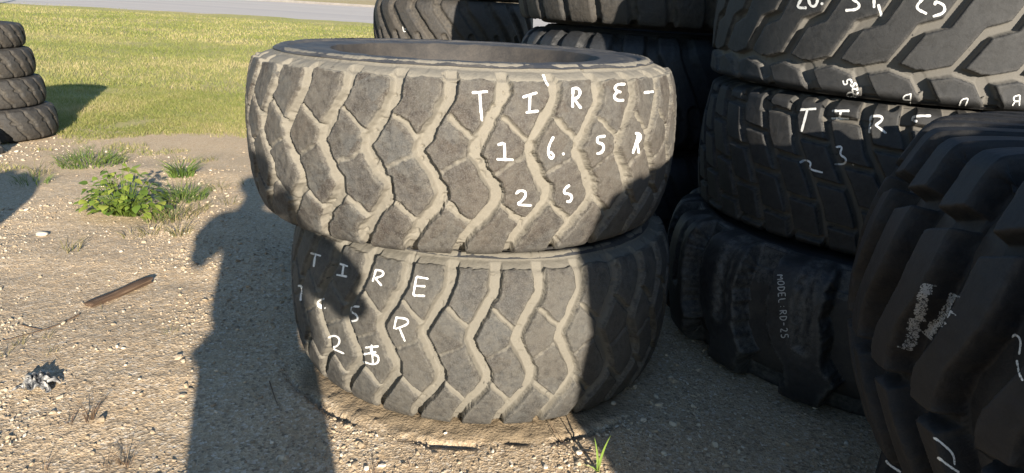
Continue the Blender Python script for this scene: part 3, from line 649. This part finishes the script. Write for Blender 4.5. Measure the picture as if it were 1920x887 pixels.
# stacks out of frame beside and behind the camera: they throw the shade over the right side and the left foreground
sx = TOSUN.x/math.hypot(TOSUN.x, TOSUN.y); sy = TOSUN.y/math.hypot(TOSUN.x, TOSUN.y)   # unit vector toward the sun on the ground
rx, ry = -sy, sx                                                                       # to the camera's right
def sun_pos(a, t): return (rx*a+sx*t, ry*a+sy*t)
cx, cy = sun_pos(1.92, 1.35)
for i in range(4):
    tyre('tire', (cx, cy, .408*i), .95, .408, 30, PL, (M['dark2'], M['side_dark']), ('tire on the ground', 'second tire up', 'third tire up', 'topmost tire')[i]+' in the stack standing right of the camera, out of frame', res=.02, zres=.02, seed=70+i, shoulder=.022, lip=.08, phase=.3*i, bead=.42)
cx, cy = sun_pos(-2.02, -2.0)
for i in range(3):
    tyre('tire', (cx, cy, .33*i), .60, .33, 24, PL, (M['dark2'], M['side_dark']), ('bottom tire', 'middle tire', 'top tire')[i]+' of the stack standing left of the camera, out of frame', res=.02, zres=.02, seed=80+i, shoulder=.05, lip=.2, phase=.3*i, bead=.3)
cx, cy = sun_pos(-2.30, -1.0)
cx -= .0

# ------------------------------------------------------------------ the person taking the photograph (behind the lens; throws the shadow in front)
def skin(name, verts, edges, radii, mat, parent=None, sub=2, root=0):
    me = bpy.data.meshes.new(name); me.from_pydata(verts, edges, []); o = bpy.data.objects.new(name, me); COL.objects.link(o)
    mo = o.modifiers.new('s', 'SKIN'); mo.use_smooth_shade = True
    for i, sv in enumerate(me.skin_vertices[0].data):
        r = radii[i]; sv.radius = r if isinstance(r, tuple) else (r, r); sv.use_root = (i == root)
    sb = o.modifiers.new('b', 'SUBSURF'); sb.levels = sb.render_levels = sub
    dg = bpy.context.evaluated_depsgraph_get(); em = bpy.data.meshes.new_from_object(o.evaluated_get(dg))
    o.modifiers.clear(); o.data = em; em.materials.clear(); em.materials.append(mat)
    em.polygons.foreach_set('use_smooth', np.ones(len(em.polygons), bool))
    if parent: o.parent = parent
    return o
def plain(name, c, rough=.8, nz=.2, sc=40):
    s = NT(name, rough, .3); s.color(s.mix(s.math('MULTIPLY', s.noise(sc, 4), nz*2), c, tuple(x*.6 for x in c))); s.bump(s.noise(sc*4, 3), .001, .4); return s.m
M['skin'] = plain('skin', (.42, .25, .17), .6); M['shirt'] = plain('grey_shirt_cotton', (.16, .18, .22), .9, .3, 12); M['jeans'] = plain('blue_denim', (.05, .07, .13), .9, .4, 20)
M['shoe'] = plain('brown_leather', (.09, .05, .03), .6); M['hair'] = plain('brown_hair', (.05, .03, .02), .7, .4, 90); M['phone'] = plain('black_glass', (.01, .01, .012), .15, .0)
def person():
    px, py = sun_pos(-.045, .30)
    ro = empty('person', (px, py, 0)); tag(ro, 'person in grey shirt and jeans holding up a phone, standing behind the camera', 'person')
    hx, hy, hz = -px, -py, HC          # camera point in local space
    v = []; e = []; r = []
    def add(p, rad, frm=None):
        v.append(p); r.append(rad)
        if frm is not None: e.append((frm, len(v)-1))
        return len(v)-1
    pel = add((0, 0, .86), (.165, .12)); wa = add((0, .0, .98), (.155, .115), pel); ch = add((0, -.01, 1.16), (.165, .12), wa); up = add((0, -.01, 1.28), (.12, .085), ch)
    nk = add((-.005, 0, 1.36), .052, up); hd = add((-.01, .015, 1.43), (.068, .075), nk); h2 = add((-.01, .02, 1.50), (.078, .09), hd); h3 = add((-.01, .01, 1.57), (.062, .07), h2)
    for s in (-1, 1):
        hip = add((s*.095, 0, .80), (.098, .10), pel); kn = add((s*.12, .02, .45), .062, hip); an = add((s*.13, -.01, .09), .042, kn); toe = add((s*.15, .13, .035), (.042, .03), an)
        sh = add((s*.175, 0, 1.29), .060, up); el = add((s*.335, .02, 1.05), .055, sh); wr = add((hx+s*.115, hy-.03, hz-.07), .027, el)
        pa = add((hx+s*.098, hy-.02, hz-.02), (.036, .016), wr)
        for k in range(4):
            f0 = add((hx+s*(.088), hy+.004, hz+.030-.020*k), .0085, pa); f1 = add((hx+s*(.070-.003*k), hy+.013, hz+.034-.020*k), .0078, f0); add((hx+s*(.050-.002*k), hy+.011, hz+.034-.020*k), .007, f1)
        t0 = add((hx+s*.085, hy-.024, hz-.035), .010, pa); add((hx+s*.055, hy-.022, hz-.022), .0085, t0)
    body = skin('body', v, e, r, M['skin'], ro, 2)
    # face
    def ell(nm, c, rad, mat, par, seg=16, cut=None):
        th = np.linspace(0, math.pi, seg); ph_ = np.arange(seg*2)/(seg*2)*2*math.pi
        T, Pp = np.meshgrid(th, ph_, indexing='ij'); n_ = vnoise(Pp*5, T*5, 3)*.0
        V = np.stack([c[0]+rad[0]*np.sin(T)*np.cos(Pp), c[1]+rad[1]*np.sin(T)*np.sin(Pp), c[2]+rad[2]*np.cos(T)], -1).transpose(1, 0, 2).reshape(-1, 3)
        return npmesh(nm, V, gridfaces(seg*2, seg, True), mat, par)
    for s in (-1, 1):
        ell('eye', (s*.031-.01, .088, 1.505), (.013, .009, .008), plain('eye_white', (.6, .6, .6), .2, 0), ro, 10)
        ell('ear', (s*.083-.01, .01, 1.49), (.010, .02, .032), M['skin'], ro, 10)
    ell('nose', (-.01, .105, 1.475), (.013, .018, .024), M['skin'], ro, 10); ell('mouth', (-.01, .095, 1.435), (.024, .008, .006), plain('lips', (.35, .13, .11), .5, 0), ro, 10)
    hr = ell('hair', (-.01, -.012, 1.535), (.090, .100, .075), M['hair'], ro, 20)
    # clothes follow the body
    v2 = [(0, 0, .80), (0, 0, .98), (0, -.01, 1.16), (0, -.01, 1.28), (0, 0, 1.325)]; e2 = [(0, 1), (1, 2), (2, 3), (3, 4)]; r2 = [(.235, .16), (.225, .155), (.205, .14), (.150, .10), (.065, .065)]
    for s in (-1, 1):
        v2 += [(s*.19, 0, 1.275), (s*.315, .02, 1.10)]; n_ = len(v2); e2 += [(3, n_-2), (n_-2, n_-1)]; r2 += [.095, .10]
    skin('shirt', v2, e2, r2, M['shirt'], ro, 2)
    v3 = [(0, 0, .88)]; e3 = []; r3 = [(.18, .14)]
    for s in (-1, 1):
        v3 += [(s*.108, 0, .74), (s*.118, .02, .45), (s*.130, 0, .11)]; n_ = len(v3); e3 += [(0, n_-3), (n_-3, n_-2), (n_-2, n_-1)]; r3 += [(.138, .13), (.118, .11), .092]
    skin('jeans', v3, e3, r3, M['jeans'], ro, 2)
    for s in (-1, 1): skin('shoe', [(s*.132, -.06, .05), (s*.14, .04, .05), (s*.155, .16, .035)], [(0, 1), (1, 2)], [(.044, .05), (.05, .046), (.042, .032)], M['shoe'], ro, 2, 1)
person()
def box(c, s, name, mat, parent=None, rot=None, bev=.002):
    import bmesh
    bm = bmesh.new(); bmesh.ops.create_cube(bm, size=1)
    bmesh.ops.scale(bm, vec=s, verts=bm.verts); bmesh.ops.bevel(bm, geom=bm.edges[:], offset=bev, segments=2, affect='EDGES')
    if rot is not None: bmesh.ops.rotate(bm, matrix=rot, verts=bm.verts)
    bmesh.ops.translate(bm, vec=c, verts=bm.verts)
    me = bpy.data.meshes.new(name); bm.to_mesh(me); bm.free(); me.materials.append(mat)
    o = bpy.data.objects.new(name, me); COL.objects.link(o); o.parent = parent; return o
ph_ = empty('phone', (0, -.012, HC-.0)); tag(ph_, 'black phone held up sideways in both hands behind the lens', 'phone')
box((0, -.004, -.02), (.158, .008, .076), 'case', M['phone'], ph_, bev=.003)
box((0, -.0085, -.02), (.148, .0015, .068), 'screen', M['phone'], ph_, bev=.0005)

# ------------------------------------------------------------------ small things on the ground
def gz(x, y): return float(ground_z(np.array([x]), np.array([y]))[0])
def G(px, py):
    p = pground(px, py); return p.x, p.y, gz(p.x, p.y)
# plank
def plank():
    a = pground(166, 572); b = pground(280, 528); L = (b-a).length; n = 40; k = 10
    an = math.atan2(b.y-a.y, b.x-a.x); V = []
    ph = np.linspace(0, 2*math.pi, k, endpoint=False)
    for i in range(n):
        t = i/(n-1)
        for j in range(k):
            w_, h_ = .022, .015
            q = (abs(math.cos(ph[j]))**4+abs(math.sin(ph[j]))**4)**-.25
            x = (t-.5)*L + (.012*math.sin(j*2.3)+.008*math.sin(j*5.1))*(1 if i in (0, n-1) else 0)
            V.append((x, q*math.cos(ph[j])*w_*(1+.10*math.sin(t*7+j*.7)), q*math.sin(ph[j])*h_*(1+.12*math.sin(t*9+j))))
    F = [(i*k+j, i*k+(j+1) % k, (i+1)*k+(j+1) % k, (i+1)*k+j) for i in range(n-1) for j in range(k)]
    s = NT('weathered_wood', .85, .2); f = s.noise(1, 5, .6, vec=s.mapv((6, 140, 140)))
    s.color(s.ramp(f, [(.3, (.035, .022, .015)), (.55, (.085, .056, .038)), (.75, (.16, .115, .08))])); s.bump(f, .003, .8)
    o = npmesh('wood_stick', V, [np.array(F), np.array([list(range(k))[::-1]]), np.array([list(range((n-1)*k, n*k))])] , s.m, smooth=False)
    c = (a+b)/2; o.location = (c.x, c.y, gz(c.x, c.y)+.016); o.rotation_euler = (0, -.04, an)
    tag(o, 'weathered brown wood stake lying on the sandy gravel', 'stick')
plank()
# crumpled scrap
def scrap():
    x, y, z = G(75, 728); n = 26; V = []
    for i in range(n):
        for j in range(n):
            u, v_ = i/(n-1)-.5, j/(n-1)-.5
            h = .034*max(0, 1-(u*u+v_*v_)*3.2)+.020*(float(vnoise(u*9+5, v_*9+5, 3))-.5)+.014*abs(math.sin(u*17+v_*9))
            V.append((x+u*.105*(1+.3*math.sin(v_*12)), y+v_*.085*(1+.3*math.cos(u*11)), z+h))
    s = NT('crumpled_plastic', .45, .5); s.color(s.ramp(s.noise(38, 4), [(.42, (.030, .032, .036)), (.54, (.16, .16, .16)), (.62, (.34, .32, .28))]))
    o = npmesh('plastic_scrap', V, gridfaces(n, n), s.m, smooth=False); so_ = o.modifiers.new('t', 'SOLIDIFY'); so_.thickness = .001
    tag(o, 'crumpled black and grey plastic scrap half buried in gravel', 'litter')
scrap()
# single larger stones
def stone(px, py, s_, lab, grp=None, seed=0, flat=.6, tint=.8):
    import bmesh
    x, y, z = G(px, py); bm = bmesh.new(); bmesh.ops.create_icosphere(bm, subdivisions=3, radius=.5)
    rs = random.Random(seed); sc = (s_, s_*rs.uniform(.6, .9), s_*flat); off = rs.random()*50
    dirs = [Vector((rs.gauss(0, 1), rs.gauss(0, 1), rs.gauss(0, 1))).normalized() for _ in range(9)]; cuts = [rs.uniform(.33, .46) for _ in dirs]
    for v_ in bm.verts:
        for d_, c_ in zip(dirs, cuts):
            k_ = v_.co.dot(d_)
            if k_ > c_: v_.co -= d_*(k_-c_)
        v_.co += v_.co.normalized()*.03*(float(vnoise(v_.co.x*6+off, v_.co.y*6+v_.co.z*5, 3))-.5)
        v_.co = Vector((v_.co.x*sc[0], v_.co.y*sc[1], v_.co.z*sc[2]))
    me = bpy.data.meshes.new('stone'); bm.to_mesh(me); bm.free(); me.materials.append(M['stone'])
    at = me.attributes.new('tint', 'FLOAT', 'POINT'); at.data.foreach_set('value', np.full(len(me.vertices), tint, np.float32))
    o = bpy.data.objects.new('stone', me); COL.objects.link(o); o.location = (x, y, z+s_*flat*.25); o.rotation_euler = (0, rs.uniform(-.2, .2), rs.uniform(0, 6))
    tag(o, lab, 'stone', grp)
stone(343, 741, .034, 'flat tan stone on the edge of the standing shadow', seed=1, flat=.4, tint=.55)
stone(207, 386, .05, 'pale stone at the edge of the shade at left', seed=2, tint=1.0)
stone(78, 437, .085, 'long flat cream stone on the sand at left', seed=3, flat=.35, tint=.97)
stone(290, 548-25, .016, 'small pale stone beside the end of the wood stake', seed=4)
GS = 'loose stones in the shade at lower right'
for i, (a, b, c) in enumerate(((1257, 712, .030), (1230, 745, .026), (1262, 797, .032), (1206, 790, .026), (1300, 765, .028), (1190, 727, .02), (1340, 838, .03), (1245, 850, .024), (1220, 818, .022), (1150, 760, .022), (1310, 800, .02), (1385, 850, .022))):
    stone(a, b, c, 'rounded pale stone lying loose in the shade right of the front pair', GS, 10+i, .7, .9)
GP = 'loose stones near the sunlit front dirt'
for i, (a, b, c) in enumerate(((1085, 850, .026), (1060, 826, .016), (835, 818, .014), (1023, 876, .02), (640, 850, .014), (510, 826, .016), (405, 770, .016), (236, 690, .014), (262, 716, .012), (220, 655, .02), (232, 658, .016))):
    stone(a, b, c, 'small broken pale stone on the gravel in front', GP, 30+i, .7, .98)

# tufts and stalks
def tuft(px, py, n, h, spread, wd, mat, lab, grp=None, seed=0, lean=.9, name='grass_tuft', lean_to=None):
    x, y, z = G(px, py); rs = np.random.RandomState(seed+100)
    a = rs.uniform(0, 6.283, n); rr = spread*np.sqrt(rs.uniform(0, 1, n))
    bx = rr*np.cos(a); by = rr*np.sin(a); az = a+rs.uniform(-.7, .7, n) if lean_to is None else lean_to+rs.uniform(-.5, .5, n)
    o = blades(name, bx, by, 0*bx, h*rs.uniform(.45, 1.1, n), wd*rs.uniform(.6, 1.3, n), lean, M[mat], seed, az=az, seg=3)
    o.location = (x, y, z); tag(o, lab, 'grass' if name == 'grass_tuft' else 'plant', grp); return o
GT = 'sparse grass tufts on the sand'
L1 = 'small sparse half dry grass tuft growing out of the sandy gravel'
for i, (a, b, n, h, s_, mt) in enumerate(((130, 468, 26, .12, .06, 'tuft'), (338, 437, 60, .13, .05, 'tuft'), (285, 432, 34, .10, .07, 'tuft'), (415, 352, 30, .10, .10, 'tuft'), (370, 395, 40, .10, .08, 'tuft'), (250, 440, 22, .09, .06, 'tuft'),
        (90, 632, 14, .07, .025, 'tuft'), (36, 650, 16, .07, .02, 'tuft'), (320, 626, 12, .06, .03, 'tuft'), (10, 672, 10, .06, .015, 'tuft'), (300, 408, 50, .12, .09, 'weed'), (58, 345, 70, .13, .12, 'weed'), (75, 325, 40, .16, .10, 'tuft'),
        (195, 575, 9, .05, .02, 'tuft'), (98, 668, 10, .05, .02, 'tuft'), (460, 345, 14, .08, .05, 'tuft'), (430, 380, 20, .08, .07, 'tuft'), (395, 300, 16, .09, .06, 'tuft'), (190, 280, 60, .10, .2, 'weed'))):
    tuft(a, b, n, h, s_, .0045 if b < 500 else .0022, mt, L1, GT, i)
tuft(345, 370, 220, .16, .15, .006, 'weed', 'green tuft of coarse grass just right of the leafy weed', None, 31)
tuft(325, 405, 140, .13, .14, .005, 'tuft', 'straw coloured grass clump below and right of the leafy weed', None, 32)
tuft(170, 305, 320, .13, .26, .007, 'weed', 'wide low green weed patch behind the leafy weed', None, 33)
tuft(340, 330, 120, .20, .09, .008, 'weed', 'upright feathery weed behind the leafy weed on its right', None, 34)
tuft(130, 797, 14, .075, .010, .0020, 'straw', 'tiny green and brown sprig left of the reddish stalks', None, 35)
tuft(168, 790, 26, .11, .012, .0022, 'straw', 'reddish brown dry stalks standing in the gravel', None, 36, lean=.6, name='dry_stalks')
tuft(235, 862, 34, .10, .022, .0022, 'straw', 'dark wiry dry stalks near the bottom edge left of the standing shadow', None, 37, name='dry_stalks')
tuft(200, 868, 10, .07, .01, .0020, 'straw', 'thin dark sprig just left of the wiry stalks at the bottom', None, 38, name='dry_stalks')
tuft(82, 878, 9, .07, .01, .0020, 'straw', 'thin dark sprig at the bottom left corner', None, 39, name='dry_stalks')
tuft(700, 884, 8, .09, .008, .0022, 'straw', 'reddish thin stalk in the sun at the bottom edge', None, 40, lean=.3, name='dry_stalks')
tuft(770, 872, 7, .045, .008, .002, 'straw', 'short dark sprig in the sunlit gravel at the bottom edge', None, 41, name='dry_stalks')
# long green blades in front of the right shade
def long_blade():
    x, y, z = G(1121, 884); ro = empty('grass_plant', (x, y, z)); tag(ro, 'tall bright green grass sprout at the bottom edge in front of the lower tire', 'grass')
    s = m_leaf('fresh_grass', [(0, (.16, .26, .04)), (1, (.24, .34, .07))], .35); 
    def bl(p0, p1, p2, wd):
        V = []; n = 14
        for i in range(n):
            t = i/(n-1); q = [p0[k]*(1-t)**2+2*p1[k]*t*(1-t)+p2[k]*t*t for k in range(3)]; ww = wd*(1-t**2)*.5+.0002
            V += [(q[0]-ww, q[1], q[2]+ww*.15), (q[0], q[1]+ww*.5, q[2]), (q[0]+ww, q[1], q[2]+ww*.15)]
        F = [(3*i+k, 3*i+k+1, 3*i+k+4, 3*i+k+3) for i in range(n-1) for k in (0, 1)]
        npmesh('blade', V, np.array(F), s, ro, attrs={'tint': np.full(len(V), .5)})
    bl((0, 0, 0), (-.003, .01, .06), (-.020, .012, .115), .0075); bl((0, 0, 0), (.006, .01, .07), (.028, .0, .135), .0085)
    bl((0, 0, 0), (-.02, .0, .03), (-.085, -.01, .030), .008); bl((0, 0, 0), (.01, -.03, .02), (.03, -.06, .018), .006); bl((0, 0, 0), (-.005, -.02, .03), (-.018, -.04, .03), .006)
    k = tuft(1121, 884, 3, .05, .002, .003, 'straw', None, None, 50, lean=.1, name='stem'); k.location = (0, 0, 0); k.parent = ro
    for q in ('label', 'category'):
        if q in k: del k[q]
long_blade()
# twigs
def twig(pts, r0, lab, seed=0, grp=None, lift=.004):
    V = []; F = []; k = 6; P = [Vector(G(*p)) for p in pts]; A = np.array([tuple(p) for p in P]); A[:, 2] += lift
    for _ in range(2):
        a = A[:-1]*.75+A[1:]*.25; b = A[:-1]*.25+A[1:]*.75; A = np.concatenate([A[:1], np.stack([a, b], 1).reshape(-1, 3), A[-1:]])
    n = len(A); T = np.gradient(A, axis=0)
    for i in range(n):
        t = Vector(T[i]).normalized(); s_ = t.cross(Vector((0, 0, 1))).normalized(); u_ = s_.cross(t); r = r0*(1-.6*i/(n-1))
        for j in range(k):
            a = j/k*6.283; V.append(tuple(Vector(A[i])+s_*math.cos(a)*r+u_*math.sin(a)*r))
    F = [(i*k+j, i*k+(j+1) % k, (i+1)*k+(j+1) % k, (i+1)*k+j) for i in range(n-1) for j in range(k)]
    o = npmesh('twig', V, np.array(F), M['bark']); tag(o, lab, 'twig', grp)
M['bark'] = plain('dry_twig', (.15, .10, .065), .9, .4, 60)
twig([(148, 590), (110, 612), (60, 628), (5, 642)], .003, 'thin dry root lying across the sand below the wood stake')
twig([(40, 612), (60, 617), (78, 620)], .003, 'short dark twig lying left of the wood stake')
twig([(505, 715), (515, 745), (521, 760)], .0022, 'thin pale straw lying in the standing shadow')
twig([(1128, 868), (1050, 826), (1030, 806)], .0022, 'dry grass stem lying from the green sprout to the tire dirt', lift=.02)
twig([(1095, 880), (1058, 850), (1035, 815)], .0018, 'second dry stem lying beside the green sprout', lift=.03)

# leafy weed
def weed():
    x, y, z = G(235, 398); ro = empty('leafy_weed', (x, y, z)); tag(ro, 'low bushy weed with broad bright green leaves on the sandy gravel', 'weed')
    rs = random.Random(4); V = []; F = []; ti = []; SV = []; SF = []
    s = m_leaf('broad_leaf', [(0, (.06, .12, .02)), (.5, (.19, .26, .045)), (.9, (.36, .40, .08)), (1, (.55, .50, .06))], .35, .45)
    for i in range(230):
        a = rs.uniform(0, 6.283); q = math.sqrt(rs.random()); rr = q*.235; cx, cy = rr*math.cos(a)*1.1, rr*math.sin(a)*.8; h = (.27*(1-q*q*.8)+.02)*rs.uniform(.25, 1.15)+.015
        L = rs.uniform(.028, .066); wd = L*rs.uniform(.75, .95); az = a+rs.uniform(-.9, .9); tilt = rs.uniform(-.2, .75)
        d = Vector((math.cos(az)*math.cos(tilt), math.sin(az)*math.cos(tilt), -math.sin(tilt)+.25)).normalized(); s_ = d.cross(Vector((0, 0, 1))).normalized(); s_ = (s_+Vector((0, 0, rs.uniform(-.4, .4)))).normalized(); n_ = s_.cross(d)
        base = Vector((cx, cy, h)); prof = [(0, .02), (.08, .30), (.25, .48), (.45, .50), (.65, .38), (.82, .20), (1, .01)]; b0 = len(V)
        for t, w_ in prof:
            c = base+d*(L*t)-Vector((0, 0, 1))*(.25*L*t*t)
            V += [tuple(c-s_*wd*w_+n_*.12*wd*w_), tuple(c), tuple(c+s_*wd*w_+n_*.12*wd*w_)]
        F += [(b0+3*k+j, b0+3*k+j+1, b0+3*k+j+4, b0+3*k+j+3) for k in range(6) for j in (0, 1)]
        tt = rs.uniform(.1, .85) if i != 100 else 1.0; ti += [tt]*21
        sb = len(SV); r0 = .0015; c0 = Vector((cx*.25, cy*.25, -.01))
        for p in (c0, (c0+base)/2+Vector((0, 0, .02)), base):
            SV += [tuple(p+Vector((r0, 0, 0))), tuple(p+Vector((-r0*.5, r0, 0))), tuple(p+Vector((-r0*.5, -r0, 0)))]
        SF += [(sb+3*k+j, sb+3*k+(j+1) % 3, sb+3*k+3+(j+1) % 3, sb+3*k+3+j) for k in (0, 1) for j in range(3)]
    npmesh('leaves', V, np.array(F), s, ro, True, {'tint': ti}); npmesh('stems', SV, np.array(SF), s, ro, True, {'tint': [.3]*len(SV)})
weed()
# yellow marker post by the road
pr = empty('marker_post', (-27.9, 39.0, 0)); tag(pr, 'pale yellow marker post on the grass at the edge of the road', 'post')
box((0, 0, .5), (.17, .06, 1.0), 'post', plain('yellow_plastic', (.62, .50, .18), .5), pr, bev=.02)
box((0, -.034, .86), (.10, .006, .14), 'reflector', plain('white_reflector', (.75, .75, .72), .3), pr)
